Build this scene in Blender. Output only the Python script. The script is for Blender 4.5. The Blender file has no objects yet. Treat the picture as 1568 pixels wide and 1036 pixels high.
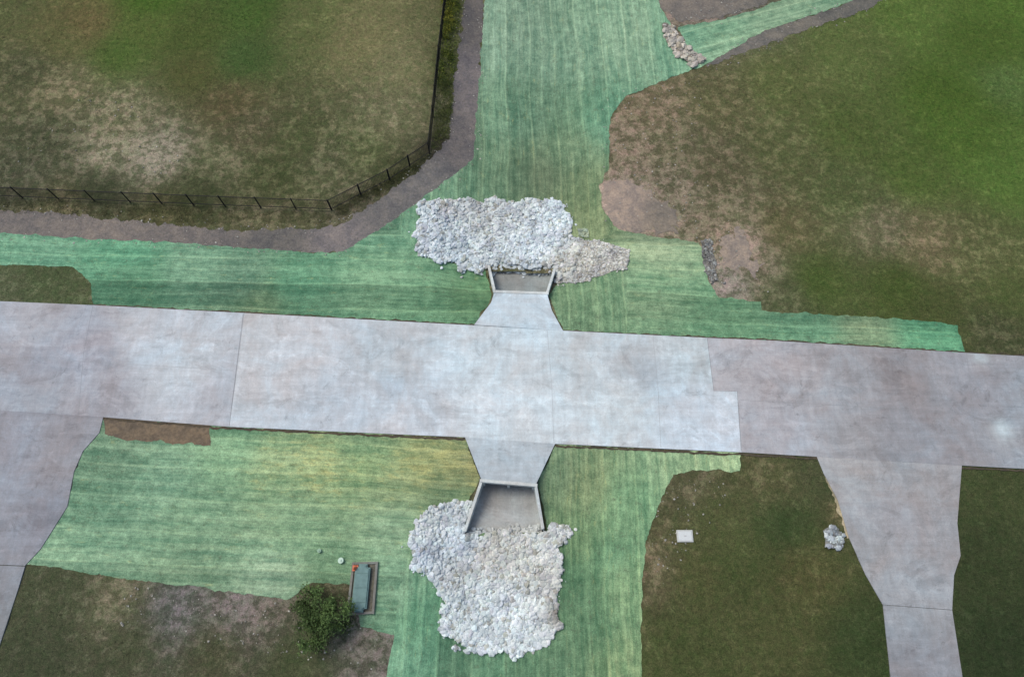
import bpy, math, random, bmesh, mathutils
import numpy as np
from mathutils import Vector, noise as mnoise
from mathutils.geometry import delaunay_2d_cdt
random.seed(7); rng=np.random.default_rng(7)
scene=bpy.context.scene
# ------------------------------------------------------------------ camera
TH=math.radians(22); D=52.0; F=1045.0
cam_d=bpy.data.cameras.new("Camera"); cam=bpy.data.objects.new("Camera",cam_d); scene.collection.objects.link(cam)
CP=np.array([0,-D*math.sin(TH),D*math.cos(TH)])
cam.location=CP; cam.rotation_euler=(TH,0,0); cam_d.sensor_width=36; cam_d.lens=36*F/1568; cam_d.clip_end=6000
scene.camera=cam
# ------------------------------------------------------------------ terrain
def sst(a,b,x):
    t=np.clip((x-a)/(b-a),0,1); return t*t*(3-2*t)
def H(x,y):
    x=np.asarray(x,float); y=np.asarray(y,float)
    al=np.maximum(sst(1.6,6.0,y),sst(-8.2,-13,y))
    ac=1/(1+(np.abs(x-0.4)/5.8)**6)
    roll=0.15*np.sin(x*0.13+1)*np.sin(y*0.11)*sst(9,18,y)
    return -1.15*al*ac+roll
# survey (plan sheet units -> metres on the terrain)
def G(px,py,z=None):
    fw=np.array([0,math.sin(TH),-math.cos(TH)]); up=np.array([0,math.cos(TH),math.sin(TH)])
    d=F*fw+(px-784)*np.array([1,0,0])-(py-518)*up
    zz=0.0 if z is None else z
    for _ in range(12 if z is None else 1):
        t=(zz-CP[2])/d[2]; p=CP+t*d
        if z is None: zz=0.5*zz+0.5*float(H(p[0],p[1]))
    t=(zz-CP[2])/d[2]; p=CP+t*d
    return (float(p[0]),float(p[1]))
def GP(l,z=None): return [G(a,b,z) for a,b in l]
LUM=np.array([1.12,1.03,1.04])
def lin(c):
    c=np.asarray(c,float)/255.0
    return np.where(c<=0.04045,c/12.92,((c+0.055)/1.055)**2.4)/LUM
def field(pts,z=None):
    w=[];cs=[];sg=[]
    for p in pts:
        w.append(G(p[0],p[1],z)); cs.append(list(lin(p[2]))+[p[3] if len(p)>3 else 0.15]); sg.append((p[4] if len(p)>4 else 30)*0.05)
    w=np.array(w);cs=np.array(cs);sg=np.array(sg)
    def f(P):
        P=np.asarray(P,float)[:,:2]; out=np.zeros((len(P),4))
        for s in range(0,len(P),20000):
            q=P[s:s+20000]; d2=((q[:,None,:]-w[None])**2).sum(2)
            ww=(sg**2/(d2+sg**2*0.8))**1.9
            out[s:s+20000]=(ww@cs)/ww.sum(1,keepdims=True)
        return out
    return f
def inpoly(P,poly):
    P=np.asarray(P); x=P[:,0]; y=P[:,1]; r=np.zeros(len(P),bool); n=len(poly)
    for i in range(n):
        x1,y1=poly[i]; x2,y2=poly[(i+1)%n]
        c=((y1>y)!=(y2>y))
        with np.errstate(divide='ignore',invalid='ignore'):
            xi=(x2-x1)*(y-y1)/((y2-y1) if y2!=y1 else 1e-9)+x1
        r^=(c&(x<xi))
    return r
# ------------------------------------------------------------------ node helpers
def newmat(name):
    m=bpy.data.materials.new(name); m.use_nodes=True; nt=m.node_tree
    b=nt.nodes['Principled BSDF']; b.inputs['Roughness'].default_value=0.95
    try: b.inputs['Specular IOR Level'].default_value=0.12
    except: pass
    return m,nt,b
class NB:
    def __init__(s,nt): s.nt=nt
    def n(s,t,**k):
        o=s.nt.nodes.new(t)
        for a,v in k.items(): setattr(o,a,v)
        return o
    def l(s,a,b): s.nt.links.new(a,b)
    def attr(s,name,out='Color'): return s.n('ShaderNodeAttribute',attribute_name=name).outputs[out]
    def pos(s): return s.n('ShaderNodeNewGeometry').outputs['Position']
    def noise(s,vec,scale,detail=4,rough=.6,dist=0,out='Fac'):
        o=s.n('ShaderNodeTexNoise'); o.inputs['Scale'].default_value=scale; o.inputs['Detail'].default_value=detail
        o.inputs['Roughness'].default_value=rough; o.inputs['Distortion'].default_value=dist; s.l(vec,o.inputs['Vector']); return o.outputs[out]
    def scl(s,vec,v,off=(0,0,0)):
        o=s.n('ShaderNodeMapping'); o.inputs['Scale'].default_value=v; o.inputs['Location'].default_value=off; s.l(vec,o.inputs['Vector']); return o.outputs[0]
    def mr(s,x,a,b,c,d,smooth=False):
        o=s.n('ShaderNodeMapRange'); o.interpolation_type='SMOOTHSTEP' if smooth else 'LINEAR'
        for i,v in zip((1,2,3,4),(a,b,c,d)): o.inputs[i].default_value=v
        s.l(x,o.inputs[0]); return o.outputs[0]
    def m(s,op,a,b=None,c=None):
        o=s.n('ShaderNodeMath',operation=op)
        for i,v in enumerate((a,b,c)):
            if v is None: continue
            if isinstance(v,(int,float)): o.inputs[i].default_value=v
            else: s.l(v,o.inputs[i])
        return o.outputs[0]
    def mix(s,f,a,b,bt='MIX'):
        o=s.n('ShaderNodeMix',data_type='RGBA',blend_type=bt)
        for k,v in ((0,f),(6,a),(7,b)):
            if isinstance(v,(int,float)): o.inputs[k].default_value=v
            elif isinstance(v,tuple): o.inputs[k].default_value=v+(1,)
            else: s.l(v,o.inputs[k])
        return o.outputs[2]
    def hsv(s,col,sat,val):
        o=s.n('ShaderNodeHueSaturation'); o.inputs['Saturation'].default_value=sat; o.inputs['Value'].default_value=val; s.l(col,o.inputs['Color']); return o.outputs[0]
    def tint(s,col,t):
        o=s.n('ShaderNodeVectorMath',operation='MULTIPLY'); s.l(col,o.inputs[0]); o.inputs[1].default_value=t; return o.outputs[0]
    def mul(s,col,f):
        o=s.n('ShaderNodeVectorMath',operation='SCALE'); s.l(col,o.inputs[0])
        if isinstance(f,(int,float)): o.inputs['Scale'].default_value=f
        else: s.l(f,o.inputs['Scale'])
        return o.outputs[0]
    def bump(s,h,bsdf,st=.5,dist=.1):
        o=s.n('ShaderNodeBump'); o.inputs['Strength'].default_value=st; o.inputs['Distance'].default_value=dist
        s.l(h,o.inputs['Height']); s.l(o.outputs[0],bsdf.inputs['Normal'])
# ground
def mat_ground(name):
    m,nt,b=newmat(name); k=NB(nt); p=k.pos(); col=k.tint(k.attr('Col'),(1.10,1.10,1.14)); bare=k.attr('Bare','Fac')
    n1=k.noise(p,1.0,9,.74,.15); n2=k.noise(p,3.6,7,.75); n3=k.noise(p,12,4,.78); n4=k.noise(p,.25,5,.65)
    n5=k.noise(k.scl(p,(1,1,1),(31,7,0)),1.6,7,.75)
    t=k.m('ADD',n1,k.m('MULTIPLY',k.m('SUBTRACT',bare,.5),.24))
    patch=k.mr(t,.44,.58,0,1,True)
    soil=k.tint(col,(1.52,1.45,1.52)); gr=k.tint(col,(.70,.76,.67))
    amt=k.mr(bare,.05,.6,.35,1.0)
    c=k.mix(amt,col,k.mix(patch,gr,soil))
    c=k.mix(.9,c,k.mix(k.mr(n5,.38,.62,0,1),k.tint(c,(.85,.98,.78)),k.tint(c,(1.18,1.05,1.04))))
    f=k.m('MULTIPLY',k.mr(n2,.35,.65,.70,1.30),k.mr(n3,.33,.67,.56,1.44))
    f=k.m('MULTIPLY',f,k.mr(n4,.3,.7,.88,1.12))
    k.l(k.mul(c,f),b.inputs['Base Color'])
    k.bump(k.m('ADD',n2,n3),b,.6,.12); return m
M_ground=mat_ground('grass_and_soil')
def mat_blanket():
    m,nt,b=newmat('green_hydromulch_blanket'); k=NB(nt); uv=k.n('ShaderNodeAttribute',attribute_name='Lay').outputs['Vector']
    p=k.pos(); col=k.tint(k.hsv(k.attr('Col'),.84,1.06),(1.06,.98,.95)); bare=k.attr('Bare','Fac')
    wv=k.n('ShaderNodeVectorMath',operation='ADD'); k.l(uv,wv.inputs[0])
    wn=k.noise(p,.16,2,.4,0,'Color'); wn2=k.n('ShaderNodeVectorMath',operation='MULTIPLY_ADD'); k.l(wn,wn2.inputs[0]); wn2.inputs[1].default_value=(.0,.7,0); wn2.inputs[2].default_value=(0,-.35,0)
    k.l(wn2.outputs[0],wv.inputs[1]); w=wv.outputs[0]
    sep=k.n('ShaderNodeSeparateXYZ'); k.l(w,sep.inputs[0]); v=sep.outputs[1]
    rid=k.m('FLOOR',k.m('DIVIDE',v,2.2)); wnz=k.n('ShaderNodeTexWhiteNoise',noise_dimensions='1D'); k.l(rid,wnz.inputs['W'])
    roll=k.mr(wnz.outputs['Value'],0,1,.80,1.17)
    fr=k.m('ABSOLUTE',k.m('SUBTRACT',k.m('FRACT',k.m('DIVIDE',v,2.2)),.5))
    seam=k.mr(fr,.44,.5,0,1,True)
    wob=k.m('MULTIPLY',k.m('SUBTRACT',k.noise(k.scl(w,(.25,.6,1)),1,5,.7),.5),.30)
    fr2=k.m('ABSOLUTE',k.m('SUBTRACT',k.m('FRACT',k.m('ADD',k.m('DIVIDE',v,1.1),wob)),.5))
    row=k.mr(fr2,.34,.47,0,1,True); dk=k.mr(fr2,.0,.13,1,0,True)
    s1=k.noise(k.scl(w,(.08,1.9,1)),1,7,.72); s2=k.noise(k.scl(w,(1.0,7,1)),1,6,.78); s3=k.noise(p,1.3,8,.76); s4=k.noise(p,12,4,.8); s5=k.noise(k.scl(w,(.07,.45,1),(5,3,0)),1,5,.65)
    brk=k.mr(k.noise(k.scl(w,(.3,.7,1),(9,2,0)),1,6,.72),.42,.60,0,1,True)
    straw=k.tint(col,(1.34,1.17,1.10)); deep=k.tint(col,(.62,.72,.67))
    t=k.m('ADD',k.m('MULTIPLY',s1,.45),k.m('ADD',k.m('MULTIPLY',s3,.42),k.m('MULTIPLY',s5,.33)))
    c=k.mix(k.mr(t,.50,.69,0,1),deep,straw)
    c=k.mix(k.m('MULTIPLY',k.m('MULTIPLY',row,brk),.7),c,k.tint(col,(1.45,1.30,1.22)))
    c=k.mix(k.m('MULTIPLY',k.m('MULTIPLY',dk,brk),.65),c,k.tint(col,(.52,.63,.58)))
    c=k.mix(k.m('MULTIPLY',k.m('MULTIPLY',seam,k.mr(brk,0,1,.45,1)),.6),c,k.tint(col,(1.65,1.38,1.24)))
    sh=k.noise(k.scl(w,(.8,2.6,1),(3,8,0)),1,8,.8)
    sm=k.mr(k.m('ADD',sh,k.m('MULTIPLY',k.m('SUBTRACT',bare,.5),.40)),.42,.64,0,1,True)
    c=k.mix(k.m('MULTIPLY',sm,.62),c,tuple(lin((198,188,124))))
    sd_=k.mr(k.noise(k.scl(p,(1,1,1),(60,8,0)),2.2,8,.8),.54,.66,0,.6,True); c=k.mix(sd_,c,tuple(lin((100,108,86))))
    f=k.m('MULTIPLY',roll,k.m('MULTIPLY',k.mr(s2,.35,.65,.82,1.18),k.m('MULTIPLY',k.mr(s4,.33,.67,.66,1.34),k.mr(s3,.35,.65,.84,1.16))))
    k.l(k.mul(c,f),b.inputs['Base Color']); k.bump(k.m('ADD',s4,k.m('ADD',s2,row)),b,.45,.06); return m
M_bl=mat_blanket()
def mat_conc(name='weathered_concrete'):
    m,nt,b=newmat(name); k=NB(nt); p=k.pos(); col=k.attr('Col')
    n1=k.noise(p,.30,9,.70,.5); n2=k.noise(p,1.3,9,.76,.3); n3=k.noise(p,12,5,.75); n4=k.noise(k.scl(p,(.16,2.2,1)),1,8,.78); n5=k.noise(k.scl(p,(2.0,.2,1)),1,7,.75)
    n6=k.noise(k.scl(p,(1,1,1),(50,20,3)),.8,9,.78,.9); n7=k.noise(k.scl(p,(1,1,1),(9,70,3)),3.0,7,.72); n8=k.noise(k.scl(p,(.6,1,1),(19,33,3)),.38,10,.74,.8)
    c=k.mix(k.mr(n1,.36,.64,0,1),k.tint(col,(.95,1.01,1.04)),k.tint(col,(1.05,.985,.955)))
    f=k.m('MULTIPLY',k.mr(n1,.3,.7,1.12,.88),k.mr(n2,.32,.68,.86,1.14))
    f=k.m('MULTIPLY',f,k.m('MULTIPLY',k.mr(n3,.3,.7,.90,1.10),k.m('MULTIPLY',k.mr(n4,.35,.65,.92,1.08),k.mr(n5,.35,.65,.93,1.07))))
    f=k.m('MULTIPLY',f,k.mr(n6,.56,.66,1,.78,True)); f=k.m('MULTIPLY',f,k.mr(n6,.32,.42,1.12,1,True)); f=k.m('MULTIPLY',f,k.mr(n7,.66,.72,1,.55,True))
    f=k.m('MULTIPLY',f,k.mr(n8,.54,.60,1,1.12,True)); f=k.m('MULTIPLY',f,k.mr(n8,.40,.46,.86,1,True))
    k.l(k.mul(c,f),b.inputs['Base Color']); b.inputs['Roughness'].default_value=.85; k.bump(k.m('ADD',n2,n3),b,.15,.02); return m
M_con=mat_conc()
def mat_gravel(name,k1=.3,sc=1.0,cell=True):
    m,nt,b=newmat(name); k=NB(nt); p=k.pos(); col=k.attr('Col')
    n1=k.noise(p,.8*sc,9,.74,.3); n2=k.noise(p,5,7,.78)
    f=k.m('MULTIPLY',k.mr(n1,.33,.67,1-k1,1+k1),k.mr(n2,.33,.67,.74,1.26))
    if cell:
        vo=k.n('ShaderNodeTexVoronoi'); vo.inputs['Scale'].default_value=11; k.l(p,vo.inputs['Vector']); f=k.m('MULTIPLY',f,k.mr(vo.outputs['Distance'],0,.8,1.1,.85))
    c=k.mix(k.mr(n1,.4,.6,0,1),k.tint(col,(1.0,1.0,1.03)),k.tint(col,(1.06,1.0,.93)))
    k.l(k.mul(c,f),b.inputs['Base Color']); k.bump(n2,b,.6,.1); return m
M_gr=mat_gravel('compacted_gravel'); M_soil=mat_gravel('dry_soil',.28,1.3,False)
def mat_attr(name,rough=.85,bumps=None,var=.2,nscale=20):
    m,nt,b=newmat(name); k=NB(nt); p=k.pos(); col=k.attr('Col'); n=k.noise(p,nscale,5,.7)
    k.l(k.mul(col,k.mr(n,.25,.75,1-var,1+var)),b.inputs['Base Color']); b.inputs['Roughness'].default_value=rough
    if bumps: k.bump(n,b,bumps,.05)
    return m
M_rock=mat_attr('quarry_limestone',.95,.5,.2,7)
M_leaf=mat_attr('foliage',.6,None,.15,9)
def mat_plain(name,c,rough=.6,metal=0,var=.12,sc=12):
    m,nt,b=newmat(name); k=NB(nt); n=k.noise(k.pos(),sc,5,.65)
    a=tuple(x*(1-var) for x in c); d=tuple(min(1,x*(1+var)) for x in c)
    k.l(k.mix(k.mr(n,.3,.7,0,1),a,d),b.inputs['Base Color']); b.inputs['Roughness'].default_value=rough; b.inputs['Metallic'].default_value=metal; return m
# ------------------------------------------------------------------ mesh helpers
def link(o,parent=None):
    scene.collection.objects.link(o)
    if parent: o.parent=parent
    return o
def mesh_np(name,V,Fc,mat,col=None,bare=None,lay=None,parent=None,smooth=True):
    V=np.asarray(V,np.float32); me=bpy.data.meshes.new(name)
    Fc=np.asarray(Fc,np.int32); nf,k=Fc.shape
    me.vertices.add(len(V)); me.vertices.foreach_set('co',V.ravel())
    me.loops.add(nf*k); me.loops.foreach_set('vertex_index',Fc.ravel())
    me.polygons.add(nf); me.polygons.foreach_set('loop_start',np.arange(0,nf*k,k,dtype=np.int32))
    me.polygons.foreach_set('use_smooth',np.full(nf,smooth))
    me.update(calc_edges=True); me.validate()
    if col is not None:
        c=np.ones((len(V),4),np.float32); c[:,:3]=col; a=me.attributes.new('Col','FLOAT_COLOR','POINT'); a.data.foreach_set('color',c.ravel())
    if bare is not None:
        a=me.attributes.new('Bare','FLOAT','POINT'); a.data.foreach_set('value',np.asarray(bare,np.float32))
    if lay is not None:
        a=me.attributes.new('Lay','FLOAT_VECTOR','POINT'); a.data.foreach_set('vector',np.asarray(lay,np.float32).ravel())
    me.materials.append(mat); return link(bpy.data.objects.new(name,me),parent)
def rough_poly(poly,seg,amp,freq=1.2,seed=0):
    out=[]; n=len(poly)
    for i in range(n):
        a=np.array(poly[i]); b=np.array(poly[(i+1)%n]); L=np.linalg.norm(b-a); k=max(1,int(L/seg))
        for j in range(k): out.append(a+(b-a)*j/k)
    r=[]
    for q in out:
        dx=dy=0
        for o,(f,am) in enumerate(((freq,1),(freq*2.7,.5),(freq*7,.28))):
            dx+=am*mnoise.noise(Vector((q[0]*f,q[1]*f,seed+o*7.1))); dy+=am*mnoise.noise(Vector((q[0]*f,q[1]*f,seed+50+o*7.1)))
        r.append((q[0]+amp*dx*1.6,q[1]+amp*dy*1.6))
    return r
def fill(poly,step):
    P=np.array(poly); mn=P.min(0); mx=P.max(0)
    gx,gy=np.meshgrid(np.arange(mn[0],mx[0],step),np.arange(mn[1],mx[1],step)); g=np.stack([gx.ravel(),gy.ravel()],1)
    g+=rng.uniform(-.15,.15,g.shape)*step; g=g[inpoly(g,poly)]
    vs=[Vector(p) for p in poly]+[Vector((float(a),float(b))) for a,b in g]
    r=delaunay_2d_cdt(vs,[],[list(range(len(poly)))],1,1e-5)
    V=np.array([[v[0],v[1]] for v in r[0]]); T=[t for t in r[2] if len(t)==3]
    T=np.array(T); a=V[T[:,0]];b=V[T[:,1]];c=V[T[:,2]]
    ar=(b[:,0]-a[:,0])*(c[:,1]-a[:,1])-(b[:,1]-a[:,1])*(c[:,0]-a[:,0]); T[ar<0]=T[ar<0][:,::-1]
    return V,T
def sheet(name,poly,mat,cf,off,seg=.3,amp=.1,freq=1.2,step=.5,flat=None,skirt=0,lay=None,parent=None,seed=0,mound=0):
    pl=rough_poly(poly,seg,amp,freq,seed) if amp>0 else rough_poly(poly,1.5,0)
    V,T=fill(pl,step); z=(H(V[:,0],V[:,1])+off) if flat is None else np.full(len(V),flat)
    if mound: z=z+mdf(V,seed)*mound
    c=cf(V); V3=np.column_stack([V,z]); bare=c[:,3]; col=c[:,:3]; LA=None
    if lay is not None:
        a=math.radians(lay); LA=np.column_stack([V[:,0]*math.cos(a)+V[:,1]*math.sin(a),-V[:,0]*math.sin(a)+V[:,1]*math.cos(a),np.full(len(V),seed*3.3)])
    if skirt:
        n=len(pl); P=np.array(pl); cc=cf(P); base=len(V3); zt=flat if flat is not None else H(P[:,0],P[:,1])+off
        up=np.column_stack([P,np.zeros(n)+zt]); dn=up.copy(); dn[:,2]-=skirt
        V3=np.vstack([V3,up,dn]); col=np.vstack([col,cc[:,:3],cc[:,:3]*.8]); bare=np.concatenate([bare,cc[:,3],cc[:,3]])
        q=[]
        for i in range(n):
            j=(i+1)%n; q+= [[base+i,base+n+i,base+n+j],[base+i,base+n+j,base+j]]
        T=np.vstack([T,np.array(q)])
    return mesh_np(name,V3,T,mat,col,bare,LA,parent,smooth=not skirt)
def mdf(P,seed): return np.maximum(np.array([mnoise.noise(Vector((a*.55,b*.55,seed)))+.5*mnoise.noise(Vector((a*1.3,b*1.3,seed+9))) for a,b in np.asarray(P)[:,:2]])+.25,0)
def box_v(p0,p1,th,zt0,zt1,zb):
    p0=np.array(p0);p1=np.array(p1);d=p1-p0;d=d/np.linalg.norm(d);n=np.array([-d[1],d[0]])*th/2
    c=[p0-n,p1-n,p1+n,p0+n]; zt=[zt0,zt1,zt1,zt0]
    v=[(a[0],a[1],zb) for a in c]+[(a[0],a[1],z) for a,z in zip(c,zt)]
    f=[(3,2,1,0),(4,5,6,7),(0,1,5,4),(1,2,6,5),(2,3,7,6),(3,0,4,7)]; return v,f
def multi(name,boxes,mat,parent=None,col=None,bevel=0):
    V=[];Fc=[]
    for v,f in boxes:
        b=len(V); V+=v; Fc+=[[i+b for i in q] for q in f]
    o=mesh_np(name,V,Fc,mat,None if col is None else np.tile(lin(col),(len(V),1)),None,None,parent,False)
    if bevel:
        md=o.modifiers.new('b','BEVEL'); md.width=bevel; md.segments=2
    return o
def empty(name,loc=(0,0,0)):
    o=bpy.data.objects.new(name,None); o.empty_display_size=.3; o.location=(0,0,0); return link(o)
# ------------------------------------------------------------------ survey polygons
aprN=[(726,497),(752,463),(757,447),(838,450),(845,475),(862,506)]
aprS=[(712,669),(737,733),(821,740),(850,679)]
W=lambda l: GP(l,0.0)
holes=[W([(730,496),(757,462),(757,448),(745,404),(853,409),(838,451),(843,475),(858,505)]),W([(716,671),(737,733),(708,815),(836,812),(821,740),(846,680)])]
# ------------------------------------------------------------------ ground
gpts=[(0,0,(88,88,58),.2),(100,60,(98,95,62)),(220,40,(86,96,50)),(230,0,(72,94,38),.05),(180,80,(78,94,46),.05),(300,50,(76,85,44),.05),(380,20,(70,88,42),.05),(370,90,(68,85,46),.05),(300,110,(84,84,50),.1),(350,155,(94,84,60),.3),(130,40,(106,93,62)),(470,40,(98,100,64)),(550,60,(120,112,80)),(620,100,(120,113,84)),(600,180,(115,109,84),.35),
(40,110,(84,82,60),.4),(100,130,(112,104,80),.5),(180,180,(113,106,84),.55),(60,220,(80,79,60),.5),(240,240,(126,118,102),.68),(160,240,(118,111,92),.6),(330,250,(98,95,72),.55),(380,200,(94,87,66),.4),(450,210,(84,85,58),.35),(500,250,(93,91,68),.5),(560,230,(96,97,68),.45),(640,170,(110,105,80),.3),(420,270,(76,78,52),.4),(300,290,(68,70,48),.3),(40,265,(80,78,62),.4),(150,285,(66,68,50),.3),
(100,318,(92,86,64),.5),(400,335,(100,94,72),.5),(250,325,(84,80,56),.45),(600,265,(72,72,50),.3),(560,310,(90,84,68),.5),(690,100,(76,78,50),.3),(670,230,(64,60,48),.3),(60,430,(84,90,64),.3),(20,450,(92,94,72),.3),
(1080,15,(120,106,96),.6),(1130,5,(104,96,86),.5),(1400,20,(90,106,54)),(1300,70,(94,102,60)),(1500,60,(76,93,42),.1),(1560,10,(82,102,46),.1),(1450,150,(74,92,40),.1),(1540,130,(86,103,58),.2,20),(1200,130,(96,99,62),.25),(1100,160,(100,94,68),.35),(1000,170,(122,107,88),.5),(960,220,(115,102,86),.6),(955,310,(152,134,122),.9,22),(1000,320,(120,108,94),.8,20),(1030,290,(110,100,84),.6),(1040,220,(104,96,76),.45),(1100,260,(96,88,68),.42),(1200,230,(92,92,62),.35),(1300,200,(84,93,52)),(1400,270,(80,93,48)),(1540,260,(86,106,52)),(1480,210,(78,97,44)),(1300,300,(88,93,60),.3),(1140,370,(136,119,106),.8,22),(1110,350,(126,111,94),.65,22),(1120,325,(108,100,80),.5),(1170,410,(118,107,90),.55,20),(1200,350,(102,94,68),.35),(1350,350,(112,104,82),.4),(1420,375,(114,102,78),.42),(1500,400,(98,97,66),.4),(1540,450,(84,90,54)),(1250,430,(76,88,46)),(1380,440,(74,85,44)),(1200,450,(90,90,66),.42),(1115,435,(128,118,108),.7,22),(1530,510,(78,78,56),.45),(1430,470,(76,80,48)),
(1050,735,(94,88,68),.45),(1180,740,(97,92,66),.45),(1100,800,(84,85,56)),(1000,870,(102,92,72),.5),(1060,880,(84,84,54)),(1200,800,(62,74,45)),(1130,860,(76,81,50)),(1230,880,(88,84,55),.3),(1200,960,(80,81,52)),(1050,980,(76,80,50)),(1320,980,(60,69,42)),(1290,740,(64,71,47)),(1530,740,(72,77,50)),(1530,860,(60,66,43)),(1540,1000,(52,60,39)),(1250,720,(80,80,57)),(1285,780,(100,90,66),.5,14),  # corner points keep the lens vignette darkening in their ground colour
(100,900,(80,81,62),.3),(265,930,(98,94,92),.55),(180,915,(106,100,80),.5),(400,935,(100,92,82),.6),(370,930,(110,102,98),.65),(60,1000,(72,74,56)),(200,985,(79,79,60),.25),(330,1000,(83,81,61),.3),(450,1010,(74,77,54)),(570,990,(102,96,88),.65),(500,900,(82,78,60),.45)]
GF=field(gpts,0.0)
st=.16; xs=np.arange(-56,56.01,st); ys=np.arange(-34,46.01,st); nx,ny=len(xs),len(ys)
X,Y=np.meshgrid(xs,ys); P=np.stack([X.ravel(),Y.ravel()],1)
c=GF(P); z=H(P[:,0],P[:,1])
mic=np.array([mnoise.noise(Vector((a*.9,b*.9,0))) for a,b in P])
z=z+np.minimum(mic*.04,.012)
I=np.arange(nx*ny).reshape(ny,nx)
Q=np.stack([I[:-1,:-1].ravel(),I[:-1,1:].ravel(),I[1:,1:].ravel(),I[1:,:-1].ravel()],1)
cen=P[Q].mean(1); keep=np.ones(len(Q),bool)
for h in holes: keep&=~inpoly(cen,h)
Q=Q[keep]; V=np.column_stack([P,z]); col=c[:,:3]; bare=c[:,3]
ring=np.array([(-56,-34),(xs[-1],-34),(xs[-1],ys[-1]),(-56,ys[-1])]); R=3000
out=np.array([(-R,-R),(R,-R),(R,R),(-R,R)]); b=len(V)
V=np.vstack([V,np.column_stack([ring,H(ring[:,0],ring[:,1])]),np.column_stack([out,np.zeros(4)])])
Q=np.vstack([Q,[[b,b+4,b+5,b+1],[b+1,b+5,b+6,b+2],[b+2,b+6,b+7,b+3],[b+3,b+7,b+4,b]]])
gc=lin((84,88,52)); col=np.vstack([col,np.tile(gc,(8,1))]); bare=np.concatenate([bare,np.full(8,.3)])
mesh_np('ground',V,Q,M_ground,col,bare)
# ------------------------------------------------------------------ gravel paths
PF=field([(0,340,(120,112,108)),(150,350,(128,118,112)),(300,358,(118,110,106)),(430,365,(106,101,98)),(520,360,(130,121,119)),(580,320,(114,109,107)),(650,270,(118,113,111)),(700,220,(112,105,104)),(715,130,(120,112,112)),(725,30,(104,98,96)),(1060,5,(124,115,108)),(1150,70,(118,112,106)),(1300,15,(108,104,98)),(1220,40,(116,110,103))])
path=[(-60,322),(0,325),(70,325),(170,336),(260,344),(340,351),(470,352),(520,343),(575,310),(640,262),(668,237),(688,210),(694,150),(704,70),(718,-60),(748,-60),(742,0),(737,110),(728,245),(640,314),(527,388),(480,388),(280,375),(150,369),(-60,360)]
pathW=GP(path); sheet('gravel_path',pathW,M_gr,PF,.02,.12,.24,1.3,.5,seed=1)
pathE=GP([(1080,100),(1128,70),(1165,48),(1290,8),(1350,-20),(1380,-20),(1330,15),(1280,30),(1180,66),(1120,88),(1085,104)])
sheet('gravel_path',pathE,M_gr,PF,.02,.12,.2,1.3,.5,seed=2)
pathT=GP([(1000,-20),(1012,12),(1040,34),(1100,28),(1160,12),(1215,-20)])
sheet('gravel_path',pathT,M_gr,PF,.02,.12,.2,1.3,.5,seed=3)
SF=field([(180,655,(112,98,84)),(270,662,(118,102,86)),(940,300,(158,140,128)),(960,315,(154,137,126)),(1010,330,(126,116,106)),(1295,800,(180,164,138)),(1280,760,(150,140,114)),(1140,400,(148,133,122))])
sheet('bare_soil_patch',GP([(158,638),(320,650),(323,682),(200,674),(160,664)]),M_soil,SF,.045,.12,.12,seed=4)
sheet('bare_soil_patch',GP([(922,290),(935,275),(960,278),(1000,300),(1035,330),(1040,352),(990,356),(945,352),(922,325)]),M_soil,SF,.02,.12,.6,seed=5)
sheet('bare_soil_patch',GP([(1262,724),(1270,728),(1288,765),(1303,800),(1304,824),(1296,822),(1290,795),(1276,765)]),M_soil,SF,.02,.12,.15,seed=6)
sheet('bare_soil_patch',GP([(1118,350),(1140,352),(1150,380),(1165,405),(1150,425),(1115,410),(1108,380)]),M_soil,SF,.02,.12,.6,seed=8)
# ------------------------------------------------------------------ blankets
BN=field([(760,50,(116,158,134)),(860,80,(112,158,132)),(960,60,(120,163,134)),(800,180,(98,144,116)),(870,230,(110,148,114)),(780,270,(88,126,98)),(830,270,(94,122,94)),(930,190,(90,150,120)),(900,290,(108,138,100)),(690,280,(96,146,115)),(600,350,(94,148,118)),(1050,60,(102,158,128)),(900,330,(112,140,98)),
(1100,60,(115,163,130)),(1180,30,(115,156,125)),(50,375,(88,148,119)),(200,380,(80,152,118)),(200,430,(70,128,98)),(300,400,(98,148,120)),(370,430,(84,130,106)),(450,440,(76,140,108)),(600,420,(100,153,118)),(650,460,(90,146,110)),(400,470,(100,135,100)),(720,450,(82,132,94)),
(880,340,(122,148,108)),(1000,380,(132,164,128)),(900,460,(106,150,113)),(1000,440,(110,154,117)),(1100,490,(88,143,107)),(1250,495,(84,143,110)),(1320,500,(110,145,110)),(1420,510,(70,148,110))])
BS=field([(170,700,(100,142,114)),(250,740,(110,158,128)),(350,690,(112,163,124)),(420,710,(130,166,120),.35,26),(490,715,(138,168,116),.5,26),(560,705,(128,162,108),.4,26),(640,712,(138,158,104),.55,26),(690,720,(138,152,100),.6,20),(725,720,(128,134,92),.5,14),(600,750,(128,158,112),.35,26),(690,760,(102,138,100),.2),(150,780,(92,140,112)),(300,790,(107,153,120)),(450,800,(110,153,117)),(600,800,(116,158,125)),(100,850,(110,155,124)),(300,850,(100,140,110)),(420,890,(125,163,134)),(500,870,(90,133,100)),(600,900,(104,152,122)),(640,950,(86,147,113)),(620,1010,(94,153,122)),
(850,720,(118,156,118),.2),(900,740,(132,160,114),.3),(890,830,(108,148,104),.2),(960,760,(98,151,111)),(1010,700,(125,165,124)),(1100,705,(134,170,126),.2),(930,850,(90,147,110)),(970,900,(122,164,118)),(900,950,(90,138,103)),(960,1020,(130,164,116)),(870,880,(74,126,92)),(720,1020,(86,138,107)),(850,1020,(90,138,104)),(560,680,(116,158,116))])
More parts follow.
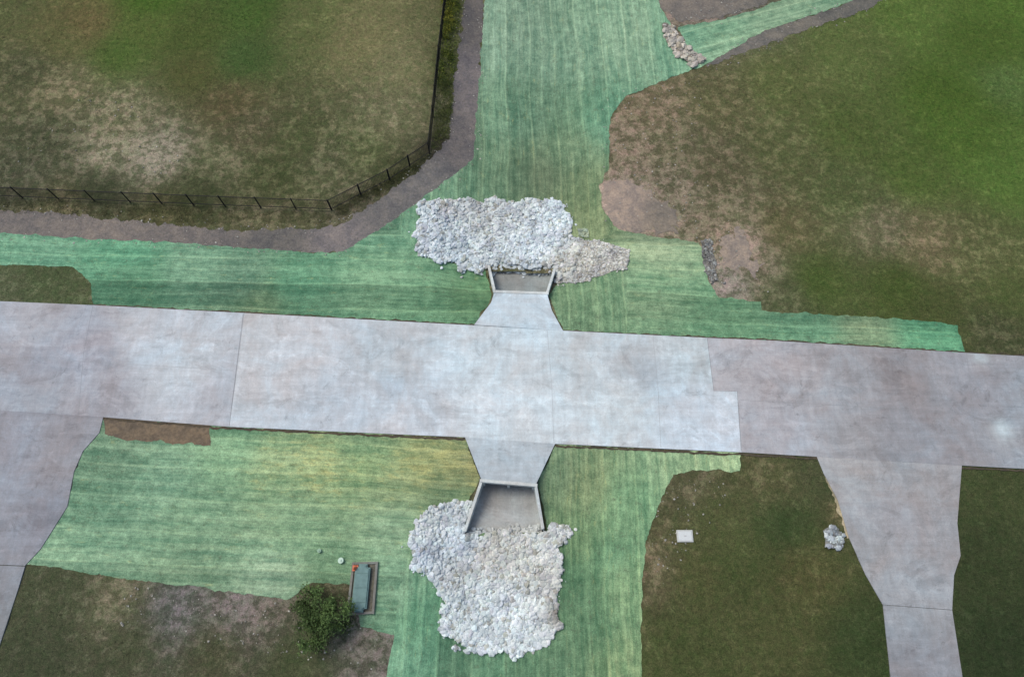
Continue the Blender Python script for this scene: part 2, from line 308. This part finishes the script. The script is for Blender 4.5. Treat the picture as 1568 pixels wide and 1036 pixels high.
def blanket(poly,cf,off,ang,seed,amp=.10): 
    w=GP(poly); sheet('erosion_control_blanket',w,M_bl,cf,off,.15,amp,1.2,.45,lay=ang,seed=seed); return w
bl=[]
bl.append(blanket([(742,-60),(742,0),(735,110),(728,190),(725,245),(640,310),(600,338),(645,400),(742,402),(856,404),(963,400),(960,356),(945,352),(922,320),(918,285),(932,260),(934,180),(958,148),(1000,130),(1080,100),(1075,80),(1040,60),(1012,12),(990,-60)],BN,.034,91,11))
bl.append(blanket([(1036,42),(1110,30),(1160,15),(1240,-20),(1350,-20),(1290,8),(1165,50),(1125,74),(1080,100),(1060,80)],BN,.040,18,12))
bl.append(blanket([(-60,355),(0,357),(150,366),(280,372),(480,387),(525,386),(604,336),(648,395),(741,407),(753,450),(749,463),(726,498),(370,480),(143,468),(141,436),(112,409),(-60,403)],BN,.028,-1,13))
bl.append(blanket([(842,452),(854,430),(880,380),(945,354),(1070,372),(1083,400),(1085,430),(1100,455),(1165,462),(1167,476),(1350,486),(1465,497),(1478,541),(1180,522),(1083,519),(864,508),(849,475)],BN,.040,-3,14))
bl.append(blanket([(864,508),(846,455),(862,425),(958,385),(962,512)],BN,.046,90,15))
bl.append(blanket([(157,638),(712,671),(735,733),(700,790),(640,830),(620,960),(604,972),(552,960),(548,935),(540,895),(478,892),(440,917),(200,886),(42,863),(62,840),(103,775),(115,720),(127,690),(152,662)],BS,.028,-3,16))
bl.append(blanket([(636,820),(696,790),(706,818),(838,815),(824,740),(850,680),(985,688),(1135,693),(1133,722),(1060,719),(1030,727),(1010,768),(987,835),(983,900),(981,1090),(578,1090),(604,973),(612,900)],BS,.034,89,17))
# ------------------------------------------------------------------ concrete
RWc=[(50,500,(172,168,172)),(60,600,(162,162,168)),(0,560,(162,159,164)),(235,540,(190,190,194),0,20),(280,560,(192,192,195)),(230,490,(184,182,185)),(150,600,(166,162,167)),(130,540,(163,160,167)),(330,610,(176,173,177)),(60,560,(156,156,164))]
RCc=[(450,540,(196,193,195)),(400,500,(190,187,188)),(600,560,(186,188,191)),(520,620,(189,192,198)),(640,640,(198,198,202)),(750,560,(196,200,203)),(750,625,(211,211,213),0,22),(900,560,(192,195,197)),(990,575,(172,178,184),0,20),(940,560,(180,180,182),0,16),(600,590,(176,180,187),0,18),(950,620,(198,202,204)),(1060,640,(196,200,206)),(1100,680,(198,200,206)),(1060,540,(191,195,197)),(800,480,(198,204,208)),(780,460,(198,204,208)),(770,700,(187,191,194)),(830,640,(203,205,207))]
REc=[(1180,570,(174,167,169)),(1120,550,(178,172,174)),(1250,600,(166,161,163)),(1200,660,(171,167,171)),(1300,560,(155,149,150)),(1400,580,(146,139,140)),(1400,670,(147,143,146)),(1500,600,(151,148,152)),(1535,655,(192,202,206),0,8),(1500,547,(174,178,180),0,7),(1570,620,(153,152,156)),(1300,680,(153,150,152)),(1260,600,(174,174,178),0,9)]
road=empty('concrete_road')
ZR=.08
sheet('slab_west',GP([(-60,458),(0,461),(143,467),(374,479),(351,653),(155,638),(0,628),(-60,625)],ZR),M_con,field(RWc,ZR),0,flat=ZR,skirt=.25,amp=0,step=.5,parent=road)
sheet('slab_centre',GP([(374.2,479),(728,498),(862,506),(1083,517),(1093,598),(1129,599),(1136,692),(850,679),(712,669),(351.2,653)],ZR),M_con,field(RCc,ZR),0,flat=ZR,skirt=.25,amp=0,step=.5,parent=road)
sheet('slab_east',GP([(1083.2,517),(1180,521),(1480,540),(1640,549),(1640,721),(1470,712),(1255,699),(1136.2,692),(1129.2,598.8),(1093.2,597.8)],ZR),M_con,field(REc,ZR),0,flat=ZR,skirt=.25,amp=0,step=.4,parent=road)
M_joint=mat_plain('joint_sealant',tuple(lin((142,140,142))),.8); M_joint2=mat_plain('sawcut_joint',tuple(lin((158,157,160))),.8)
def ribbon(name,pts,w,z,mat,parent=None):
    V=[];Fc=[]
    P=np.array(pts)
    for i in range(len(P)):
        d=P[min(i+1,len(P)-1)]-P[max(i-1,0)]; d/=np.linalg.norm(d); n=np.array([-d[1],d[0]])*w/2
        V+=[(*(P[i]-n),z),(*(P[i]+n),z)]
    for i in range(len(P)-1): Fc.append([2*i,2*i+2,2*i+3,2*i+1])
    return mesh_np(name,V,Fc,mat,None,None,None,parent)
J=[[(372.5,480),(351,652)],[(142,468),(128,540),(120,634)],[(1083,518),(1093,598),(1129,599),(1135,691)],[(838,506),(845,590),(848,678)],[(1000,514),(1008,600),(1012,684)],[(1480,541),(1500,712)],[(0,548),(130,553),(358,567)],[(1310,531),(1326,702)],[(1132,612),(1320,622),(1500,636),(1600,641)]]
for i,j in enumerate(J): ribbon('joint_%d'%(i+1),GP(j,ZR+.004),.035 if i in(0,2) else .02,ZR+.004,M_joint if i in (0,1,2,5,7,8) else M_joint2,road)
DC=field([(30,700,(150,147,153)),(90,700,(150,146,150)),(60,800,(138,134,140)),(10,800,(150,148,154)),(10,900,(140,138,142)),(10,950,(134,134,136)),(1300,720,(164,160,160)),(1400,740,(162,158,159)),(1380,800,(158,153,155)),(1440,820,(150,143,143)),(1400,880,(162,159,161)),(1400,915,(170,168,170)),(1400,940,(140,138,140)),(1410,1000,(138,136,140)),(1330,850,(152,147,147))],0.0)
Z2=.07
dL=empty('concrete_driveway')
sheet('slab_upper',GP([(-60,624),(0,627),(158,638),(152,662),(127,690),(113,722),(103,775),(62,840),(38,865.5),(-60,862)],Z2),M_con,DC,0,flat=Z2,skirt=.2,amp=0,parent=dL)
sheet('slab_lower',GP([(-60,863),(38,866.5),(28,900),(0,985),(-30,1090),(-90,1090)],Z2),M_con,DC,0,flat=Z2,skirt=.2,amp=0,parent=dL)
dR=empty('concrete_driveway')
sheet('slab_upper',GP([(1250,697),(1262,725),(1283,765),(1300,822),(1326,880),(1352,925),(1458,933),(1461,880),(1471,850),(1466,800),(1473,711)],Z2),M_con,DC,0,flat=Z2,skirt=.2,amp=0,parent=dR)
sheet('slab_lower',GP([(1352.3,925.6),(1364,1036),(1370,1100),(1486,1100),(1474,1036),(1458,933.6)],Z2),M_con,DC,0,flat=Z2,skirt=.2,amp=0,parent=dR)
ED=field([(0,0,(88,78,66)),(1500,900,(84,76,64))],0.0); M_edge=mat_gravel('edge_soil',.3)
def edge(pts,wpx,seed,nm='road_edge_soil'):
    a=GP(pts,0.0); A=np.array(a); d=np.array([0,wpx*.05]); sheet(nm,[tuple(q+d) for q in A]+[tuple(q-d*.4) for q in A[::-1]],M_edge,ED,.056,.15,.08,1.5,.3,seed=seed)
edge([(143,467),(370,479),(728,498)],1.6,21); edge([(862,507),(1083,517),(1180,521),(1480,540),(1600,547)],1.6,22)
edge([(157,640),(351,655),(712,672)],-2.3,23); edge([(850,682),(1135,695),(1255,702)],-2.1,24); edge([(1470,715),(1600,722)],-2,25)
# ------------------------------------------------------------------ culvert
ACc=field([(800,480,(194,200,205)),(770,700,(182,186,190)),(780,725,(174,178,182))],ZR)
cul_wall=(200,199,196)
def culvert(apron,head,sgn,wl,wr,zb,fl):
    c=empty('box_culvert')
    sheet('apron_slab',GP(apron,ZR),M_con,ACc,0,flat=ZR+.004,skirt=.5,amp=0,step=.5,parent=c)
    hl,hr=[np.array(q) for q in GP(head,ZR)]; d=(hr-hl)/np.linalg.norm(hr-hl); n=np.array([-d[1],d[0]])*sgn
    t=.22; off=n*t/2
    boxes=[box_v(hl-d*.1+off,hr+d*.1+off,t,ZR+.04,ZR+.04,-.32),box_v(hl-d*.1+off,hl+d*.25+off,t,-.321,-.321,zb),box_v(hr-d*.25+off,hr+d*.1+off,t,-.321,-.321,zb)]
    mid=(hl+hr)/2; boxes.append(box_v(mid-d*.1+off,mid+d*.1+off,t,-.321,-.321,zb))
    multi('headwall',boxes,M_con,c,cul_wall,.02)
    back=-n*2.6
    multi('barrel',[box_v(hl-d*.05,hl-d*.05+back,.2,-.34,-.34,zb),box_v(hr+d*.05,hr+d*.05+back,.2,-.34,-.34,zb),box_v(hl+back,hr+back,.2,-.34,-.34,zb)],M_con,c,(70,68,66))  # barrel walls coloured dark: the tunnel's shade is put into the concrete
    wl=[np.array(q) for q in GP(wl,-.2)]; wr=[np.array(q) for q in GP(wr,-.2)]
    s=n*(t+.003)
    multi('wingwalls',[box_v(hl+s,wl[1],.2,ZR+.02,-.62,zb),box_v(hr+s,wr[1],.2,ZR+.02,-.62,zb)],M_con,c,cul_wall,.02)
    fp=[tuple(hl+back),tuple(hr+back),tuple(hr+n*.3),tuple(wr[1]+n*.25),tuple(wl[1]+n*.25),tuple(hl+n*.3)]
    sheet('floor_slab',fp,M_con,fl,0,flat=zb+.06,skirt=.3,amp=0,step=.4,parent=c)
    return hl,hr,wl[1],wr[1]
FN=field([(790,435,(146,146,144)),(800,415,(150,148,144))],-1.3); FS=field([(770,760,(150,146,142)),(770,800,(178,176,174)),(740,780,(160,156,152))],-1.3)  # south floor: recess shade near the headwall painted as a darker tone
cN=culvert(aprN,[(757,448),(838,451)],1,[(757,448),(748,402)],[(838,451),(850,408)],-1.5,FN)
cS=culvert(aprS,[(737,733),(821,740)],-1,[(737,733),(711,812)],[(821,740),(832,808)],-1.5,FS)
# ------------------------------------------------------------------ riprap
def ico(sub):
    bm=bmesh.new(); bmesh.ops.create_icosphere(bm,subdivisions=sub,radius=1); v=np.array([q.co[:] for q in bm.verts]); f=np.array([[w.index for w in q.verts] for q in bm.faces]); bm.free(); return v,f
IC={1:ico(1),2:ico(2)}
def rocks(name,P,S,C,sub=2,mat=None,sink=.28,zb=None,parent=None):
    v,f=IC[sub]; n=len(P); k=len(v)
    A=rng.normal(size=(n,3,3)); Rm=np.linalg.qr(A)[0]
    sc=rng.uniform(.55,1.15,(n,3))*S[:,None]
    vv=v[None]*(1+rng.uniform(-.22,.22,(n,k,1)))
    for _ in range(3):
        nr=rng.normal(size=(n,3)); nr/=np.linalg.norm(nr,axis=1,keepdims=True); dd=(vv*nr[:,None,:]).sum(2); ex=np.maximum(dd-.6,0); vv=vv-ex[:,:,None]*nr[:,None,:]
    vv=vv*sc[:,None,:]; vv=np.einsum('nij,nkj->nki',Rm,vv); vv[:,:,2]*=.6
    z=(H(P[:,0],P[:,1]) if zb is None else zb)+S*(.42-sink)
    vv+=np.column_stack([P,z])[:,None,:]
    ff=(f[None]+(np.arange(n)*k)[:,None,None]).reshape(-1,3)
    return mesh_np(name,vv.reshape(-1,3),ff,mat or M_rock,np.repeat(C,k,axis=0),None,None,parent,False)
def scatter(poly,n):
    q=np.array(poly); a=q.min(0); b=q.max(0); P=rng.uniform(a,b,(int(n*3),2)); return P[inpoly(P,poly)][:n]
def pile(name,px,n,s0,s1,cf,seed,white=.12,amp=.35,bed=.8,mound=.22,thr=.13,strays=True):
    e=empty(name); w=rough_poly(GP(px),.3,amp,.9,seed)
    def cf2(P):
        c=cf(P); q=np.asarray(P)[:,:2]
        m=np.array([mnoise.noise(Vector((a*.8,b*.8,seed+3)))+.7*mnoise.noise(Vector((a*1.9,b*1.9,seed+5))) for a,b in q])
        m=np.clip(m*1.6,-1,.5)
        return c*np.column_stack([1+m*.25,1+m*.245,1+m*.215,np.ones(len(m))])
    sheet('rock_bed',w,M_soil,lambda P:cf2(P)*np.array([bed,bed*.98,bed*.94,1]),.055,.2,.05,2,.3,seed=seed,parent=e,mound=mound)
    P=scatter(w,n)
    if strays:
        q=np.array(w); idx=rng.integers(0,len(q),n//90); P=np.vstack([P,q[idx]+rng.normal(size=(len(idx),2))*.18])
    S=s0+(s1-s0)*rng.random(len(P))**3.0; C=cf2(P)[:,:3]*rng.uniform(1-white*1.8,1+white,(len(P),1))*rng.uniform(.97,1.03,(len(P),3))
    dirty=rng.random(len(P))<.10; C[dirty]*=np.array([.70,.66,.60])
    big=S>thr; ins=inpoly(P,w)
    z=H(P[:,0],P[:,1])+mdf(P,seed)*mound*ins+.055
    rocks('rocks_large',P[big],S[big],np.clip(C[big],0,.85),2,zb=z[big],parent=e)
    rocks('rocks_small',P[~big],S[~big],np.clip(C[~big],0,.85),1,zb=z[~big]+.02,parent=e)
    return w
RFN=field([(660,330,(210,212,215)),(700,380,(212,216,219)),(740,340,(200,198,196)),(790,330,(210,210,210)),(850,340,(224,228,231)),(800,380,(222,226,229)),(680,320,(200,193,188),0,12),(765,390,(204,206,207)),(900,395,(206,200,193)),(945,395,(204,197,190)),(880,420,(200,195,189)),(770,310,(198,198,197))])
RFS=field([(660,800,(210,210,209)),(700,840,(202,208,216)),(740,850,(184,174,165),0,15),(780,850,(206,201,194)),(850,830,(210,208,205)),(830,880,(208,203,196)),(720,920,(212,216,217)),(780,930,(218,220,221)),(760,980,(214,216,217)),(850,940,(160,151,142),0,9),(700,870,(194,191,186)),(650,860,(214,218,223)),(760,825,(164,156,147),0,9)])  # small dark spot near the southeast edge is shadow painted into the rock colour
rpN=[(645,312),(700,306),(780,308),(840,306),(868,318),(878,350),(880,420),(850,432),(853,409),(745,404),(740,424),(712,410),(680,402),(645,390),(638,365)]
w1=pile('limestone_riprap',rpN,9500,.05,.27,RFN,41)
w1b=pile('gravel_riprap',[(874,362),(905,368),(930,374),(962,382),(960,412),(920,422),(882,436),(852,434),(853,412),(872,400)],3500,.035,.15,RFN,42,.22,.2,.75,.1)
rpS=[(640,790),(680,772),(720,768),(708,817),(836,815),(845,800),(868,808),(862,850),(857,910),(852,960),(835,985),(800,1006),(768,1003),(720,990),(675,974),(680,920),(668,890),(630,862),(627,840)]
w2=pile('limestone_riprap',rpS,12500,.05,.28,RFS,43)
w3=pile('rubble_pile',[(1015,42),(1030,40),(1050,70),(1078,92),(1060,104),(1035,85),(1018,62)],260,.1,.38,field([(1040,70,(196,184,172))]),44,.2,.1,.6)
pile('rubble_pile',[(1260,812),(1275,806),(1292,818),(1290,838),(1262,838)],110,.07,.26,field([(1275,822,(176,178,180))]),45,.25,.1,.5)
pile('rubble_pile',[(1072,368),(1088,365),(1092,400),(1100,430),(1084,436),(1080,405)],320,.04,.16,field([(1085,400,(150,146,142))]),46,.35,.25,.7,.05)
pile('rubble_pile',[(884,350),(900,352),(902,364),(886,362)],40,.05,.16,field([(892,357,(170,180,160))]),47,.2,.1)
for (hl,hr,wl,wr),sg,cf in ((cN,1,RFN),(cS,-1,RFS)):
    u=rng.random(420)[:,None]; a=wl+(wr-wl)*(.04+.92*u); a=a+np.column_stack([np.zeros(420),sg*rng.normal(.25,.22,420)]); S=.06+.2*rng.random(420)**1.7
    rocks('riprap_toe_rocks',a,S,np.clip(cf(a)[:,:3]*rng.uniform(.7,1.0,(420,1)),0,.85),2,zb=np.where((a[:,1]-(wl[1]+wr[1])/2)*sg>.1,-1.25,-1.4))
nonveg=[pathW,pathE,pathT]
# loose stones along the path verges and on bare soil
def strays():
    Ps=[]
    for poly,n in ((pathW,900),(pathE,250),(pathT,160)):
        q=np.array(rough_poly(poly,.2,.15)); i=rng.integers(0,len(q),n); Ps.append(q[i]+rng.normal(size=(n,2))*.35)
    for px,n in (([(920,150),(1080,110),(1060,250),(1120,330),(1180,450),(1100,450),(1060,360),(920,340)],450),([(980,850),(1020,740),(1100,725),(1120,760),(1010,900)],120),([(180,890),(440,918),(600,975),(590,1030),(180,960)],260),([(150,125),(300,200),(280,270),(20,250)],160),([(1060,-10),(1200,-10),(1110,26),(1040,30)],120)):
        Ps.append(scatter(GP(px),n))
    P=np.vstack(Ps); S=.02+.08*rng.random(len(P))**3; C=lin((176,168,158))[None]*rng.uniform(.5,1.15,(len(P),1))
    rocks('loose_stones',P,S,C,1,zb=H(P[:,0],P[:,1])+.03)
strays()
# ------------------------------------------------------------------ fence
def fence():
    line=GP([(-60,299),(35,303),(200,310),(345,316),(508,322),(597,276),(658,235),(664,180),(673,90),(684,0),(692,-60)])
    A=np.array(line); seg=[]
    for i in range(len(A)-1):
        a,b=A[i],A[i+1]; seg.append((a,b,np.linalg.norm(b-a)))
    posts=[];pick=[];rails=[];hgt=1.5
    def bx(p,s,z0,z1): return box_v(p-np.array([s/2,0]),p+np.array([s/2,0]),s,z1,z1,z0)
    for a,b,L in seg:
        k=max(1,round(L/2.6)); m=int(L/.13)
        za=float(H(*a));zb_=float(H(*b))
        for i in range(k): q=a+(b-a)*i/k; posts.append(bx(q,.08,float(H(*q))-.05,float(H(*q))+hgt+.08))
        for i in range(m): q=a+(b-a)*(i+.5)/m; h=float(H(*q)); pick.append(bx(q,.02,h+.08,h+hgt))
        for zz in (.2,1.42):
            v,f=box_v(a,b,.045,za+zz+.04,zb_+zz+.04,0); v=[(x,y,(za+zz) if i in(0,3) else (zb_+zz)) if i<4 else (x,y,z) for i,(x,y,z) in enumerate(v)]; rails.append((v,f))
    e=empty('iron_picket_fence'); mt=mat_plain('black_powdercoat',(.02,.02,.022),.5)
    multi('posts',posts,mt,e); multi('pickets',pick,mt,e); multi('rails',rails,mt,e)
fence()
# ------------------------------------------------------------------ foliage helpers
def leaves(name,C,N,size,cols,parent=None,flat=.5):
    n=len(C); t=rng.normal(size=(n,3)); t[:,2]*=flat; t/=np.linalg.norm(t,axis=1,keepdims=True)
    u=rng.normal(size=(n,3)); u-= (u*t).sum(1,keepdims=True)*t; u/=np.linalg.norm(u,axis=1,keepdims=True)
    s=size*rng.uniform(.6,1.3,(n,1)); a=C-t*s; b=C+u*s*.45; c_=C+t*s; d=C-u*s*.45
    V=np.stack([a,b,c_,d],1).reshape(-1,3); Q=np.arange(4*n).reshape(-1,4)
    return mesh_np(name,V,Q,M_leaf,np.repeat(cols,4,axis=0),None,None,parent,False)
def tube(p0,p1,r0,r1,k=7):
    p0=np.array(p0);p1=np.array(p1);d=p1-p0;d/=np.linalg.norm(d);a=np.cross(d,[.3,.5,.8]);a/=np.linalg.norm(a);b=np.cross(d,a)
    v=[];f=[]
    for p,r in((p0,r0),(p1,r1)):
        for i in range(k): t=2*math.pi*i/k; v.append(tuple(p+r*(a*math.cos(t)+b*math.sin(t))))
    for i in range(k): j=(i+1)%k; f.append([i,j,k+j,k+i])
    return v,f
def tree(px,py,r,h):
    x,y=G(px,py); z=float(H(x,y)); e=empty('small_deciduous_tree'); br=[tube((x,y,z-.1),(x+.05,y,z+h*.45),.09,.06)]
    cl=[]
    for i in range(52):
        th=rng.uniform(0,2*math.pi); rr=r*math.sqrt(rng.random())*(.92+.25*math.sin(3*th+1)); zz=z+h*(.35+.6*rng.random()*(1-(rr/r)**2*.5)); q=(x+rr*math.cos(th),y+rr*math.sin(th),zz); cl.append(q)
        if i<22: s=h*rng.uniform(.15,.42); br.append(tube((x+.03,y,z+s),q,.03,.008,5))
    multi('trunk_and_limbs',br,mat_plain('bark',(.12,.09,.07),.9),e)
    C=[];K=[]
    for q in cl:
        m=rng.integers(90,200); C.append(np.array(q)+rng.normal(size=(m,3))*np.array([.17,.17,.15])*r/1.4); b=rng.uniform(.5,1.6); K.append(np.tile(np.array([.066,.108,.034])*b,(m,1))*rng.uniform(.75,1.3,(m,1)))
    leaves('leaves',np.vstack(C),None,.085,np.vstack(K),e)
tree(497,944,1.75,2.4)
def band(px,n,hmax,size,c0,c1,name):
    w=GP(px); P=scatter(w,n); ct=P[rng.integers(0,len(P),n//14)]
    idx=rng.integers(0,len(ct),n); Q=ct[idx]+rng.normal(size=(n,2))*.16; hs=rng.random(len(ct))[idx]
    z=H(Q[:,0],Q[:,1])+rng.random(n)*hmax*hs+.03; t=rng.random(len(ct))[idx][:,None]*.8+rng.random((n,1))*.2
    K=np.array(c0)*(1-t)+np.array(c1)*t; leaves(name,np.column_stack([Q,z]),None,size,K*rng.uniform(.7,1.2,(n,1)))
band([(677,-40),(706,-40),(700,60),(692,130),(672,130),(676,60)],5200,.55,.075,(.05,.085,.02),(.17,.20,.03),'roadside_weeds')
band([(679,0),(694,0),(690,60),(680,60)],1200,.6,.075,(.12,.14,.02),(.32,.30,.04),'roadside_weeds')
band([(668,120),(694,125),(688,205),(664,228)],2600,.35,.06,(.045,.07,.02),(.10,.12,.03),'roadside_weeds')
band([(508,318),(597,272),(655,238),(640,262),(570,305),(520,338)],2600,.25,.055,(.05,.06,.025),(.11,.11,.04),'roadside_weeds')
band([(-40,306),(200,316),(500,326),(515,340),(340,342),(-40,320)],3500,.14,.05,(.06,.07,.03),(.14,.13,.06),'roadside_weeds')
# ------------------------------------------------------------------ grass tufts
def tufts():
    n=60000; P=np.column_stack([rng.uniform(-50,50,n),rng.uniform(-28,40,n)])
    bad=np.zeros(n,bool)
    polys=bl+nonveg+[W([(-60,455),(728,495),(757,445),(740,400),(860,400),(838,450),(862,503),(1640,547),(1640,724),(1470,715),(850,682),(821,743),(842,820),(700,820),(737,735),(712,672),(0,632),(-60,628)]),W([(-60,624),(158,638),(103,775),(38,868),(0,985),(-60,1090)]),W([(1250,697),(1300,822),(1352,925),(1370,1100),(1486,1100),(1458,933),(1471,850),(1473,711)]),w1,w1b,w2]
    for q in polys: bad|=inpoly(P,q)
    P=P[~bad]; c=GF(P); k=rng.random(len(P))>c[:,3]*1.0; P=P[k]; c=c[k]
    n=len(P); nb=4; B=np.repeat(P,nb,axis=0)+rng.normal(size=(n*nb,2))*.05; z=H(B[:,0],B[:,1]); a=rng.uniform(0,2*np.pi,n*nb); h=rng.uniform(.03,.10,n*nb); ln=rng.uniform(.02,.12,n*nb); w=.012+.012*rng.random(n*nb)
    dx=np.cos(a);dy=np.sin(a)
    v0=np.column_stack([B[:,0]-dy*w,B[:,1]+dx*w,z]);v1=np.column_stack([B[:,0]+dy*w,B[:,1]-dx*w,z]);v2=np.column_stack([B[:,0]+dx*ln,B[:,1]+dy*ln,z+h])
    V=np.stack([v0,v1,v2],1).reshape(-1,3); K=np.repeat(c[:,:3]*rng.uniform(.6,1.7,(n,1))*np.array([1.05,1.08,.95]),nb*3,axis=0)
    mesh_np('grass_tufts',V,np.arange(len(V)).reshape(-1,3),M_leaf,K,None,None,None,False)
tufts()
# ------------------------------------------------------------------ small items
def vault():
    e=empty('utility_vault'); q=[np.array(G(a,b,.15)) for a,b in((541,862),(577,861),(571,937),(532,940))]
    t=.16; B=[]
    for i in range(4):
        a=q[i];b=q[(i+1)%4]; d=(b-a)/np.linalg.norm(b-a); B.append(box_v(a+d*(t/2+.002),b-d*(t/2+.002),t,.16,.16,-.1))
    for a in q: B.append(box_v(a-np.array([t/2,0]),a+np.array([t/2,0]),t,.165,.165,-.1))
    multi('concrete_rim',B,M_con,e,(128,124,118),.01)
    cf=lambda P:np.tile(np.append(lin((104,100,90)),.3),(len(P),1)); sheet('recess_floor',[tuple(x) for x in q],M_gr,cf,0,flat=.07,amp=0,parent=e)
    c=(q[0]+q[1]+q[2]+q[3])/4; ax=(q[0]+q[1]-q[2]-q[3])/2; ax/=np.linalg.norm(ax)
    bm=bmesh.new(); bmesh.ops.create_cube(bm,size=1)
    L=3.0;Wd=1.0
    for v in bm.verts: v.co.x*=Wd;v.co.y*=L;v.co.z*=.4
    bmesh.ops.bevel(bm,geom=[x for x in bm.edges if abs(x.verts[0].co.z-x.verts[1].co.z)>.1],offset=.22,segments=5,affect='EDGES')
    bmesh.ops.bevel(bm,geom=[x for x in bm.edges if x.verts[0].co.z>.1 and x.verts[1].co.z>.1],offset=.08,segments=3,affect='EDGES')
    me=bpy.data.meshes.new('lid'); bm.to_mesh(me); bm.free(); me.materials.append(mat_plain('grey_green_fibreglass',tuple(lin((110,134,132))),.5,0,.15,3)); o=link(bpy.data.objects.new('lid',me),e); o.location=(c[0]-.08,c[1],.2); o.rotation_euler=(0,0,math.atan2(ax[1],ax[0])-math.pi/2)
    multi('lid_ribs',[box_v(c+ax*k-np.array([.46,0]),c+ax*k+np.array([.30,0]),.04,.415,.415,.38) for k in(-.9,0,.9)],mat_plain('rib',tuple(lin((98,120,118))),.6),e)
    x,y=G(543,869,.5); bm=bmesh.new(); bmesh.ops.create_cone(bm,cap_ends=True,segments=20,radius1=.16,radius2=.03,depth=.5,matrix=mathutils.Matrix.Translation((x,y,.53))); bmesh.ops.create_cube(bm,size=1,matrix=mathutils.Matrix.Translation((x,y,.28))@mathutils.Matrix.Diagonal((.36,.36,.04,1)))
    me=bpy.data.meshes.new('traffic_cone'); bm.to_mesh(me); bm.free(); me.materials.append(mat_plain('orange_plastic',(.6,.17,.09),.5)); link(bpy.data.objects.new('traffic_cone',me))
vault()
def cap(px,py,r,h,colr,name):
    x,y=G(px,py); z=float(H(x,y)); bm=bmesh.new()
    bmesh.ops.create_cone(bm,cap_ends=True,segments=24,radius1=r,radius2=r,depth=h,matrix=mathutils.Matrix.Translation((x,y,z+h/2)))
    bmesh.ops.create_cone(bm,cap_ends=True,segments=24,radius1=r*1.2,radius2=r*1.1,depth=.08,matrix=mathutils.Matrix.Translation((x,y,z+h+.04)))
    bmesh.ops.create_cube(bm,size=1,matrix=mathutils.Matrix.Translation((x,y,z+h+.11))@mathutils.Matrix.Diagonal((r*.6,r*.6,.06,1)))
    me=bpy.data.meshes.new(name); bm.to_mesh(me); bm.free(); me.materials.append(mat_plain(name+'_plastic',tuple(lin(colr)),.6)); link(bpy.data.objects.new(name,me))
cap(523,858,.17,.2,(195,212,195),'pipe_cleanout'); cap(490,843,.12,.18,(155,178,155),'pipe_cleanout')
def cover(px,py):
    e=empty('concrete_utility_cover'); x,y=G(px,py,.1)
    multi('frame',[box_v((x-.55,y),(x+.55,y),.8,.09,.09,-.05)],mat_plain('pale_concrete',tuple(lin((190,187,182))),.8),e,None,.02)
    multi('lid',[box_v((x-.45,y),(x+.45,y),.62,.12,.12,.092)],mat_plain('lid_concrete',tuple(lin((208,206,205))),.8,0,.06),e,None,.01)
    multi('lifting_bar',[box_v((x-.08,y),(x+.08,y),.025,.15,.15,.121)],mat_plain('steel',(.3,.3,.3),.5),e)
cover(1049,820)
# ------------------------------------------------------------------ light
wd=bpy.data.worlds.new("World"); scene.world=wd; wd.use_nodes=True; nt=wd.node_tree; bg=nt.nodes['Background']
sky=nt.nodes.new('ShaderNodeTexSky'); sky.sky_type='NISHITA'; sky.sun_disc=False; el=math.radians(58); az=math.radians(300)
sky.sun_elevation=el; sky.sun_rotation=az; sky.dust_density=4; sky.air_density=1.0
nt.links.new(sky.outputs[0],bg.inputs['Color']); bg.inputs['Strength'].default_value=.15
sd=bpy.data.lights.new('sun','SUN'); sd.energy=1.5; sd.angle=math.radians(25); sd.color=(1,.97,.92); so=link(bpy.data.objects.new('sun',sd))
dv=Vector((math.sin(az)*math.cos(el),math.cos(az)*math.cos(el),math.sin(el))); so.rotation_euler=dv.to_track_quat('Z','Y').to_euler(); so.location=dv*60
scene.view_settings.view_transform='Standard'; scene.view_settings.look='None'; scene.view_settings.exposure=0
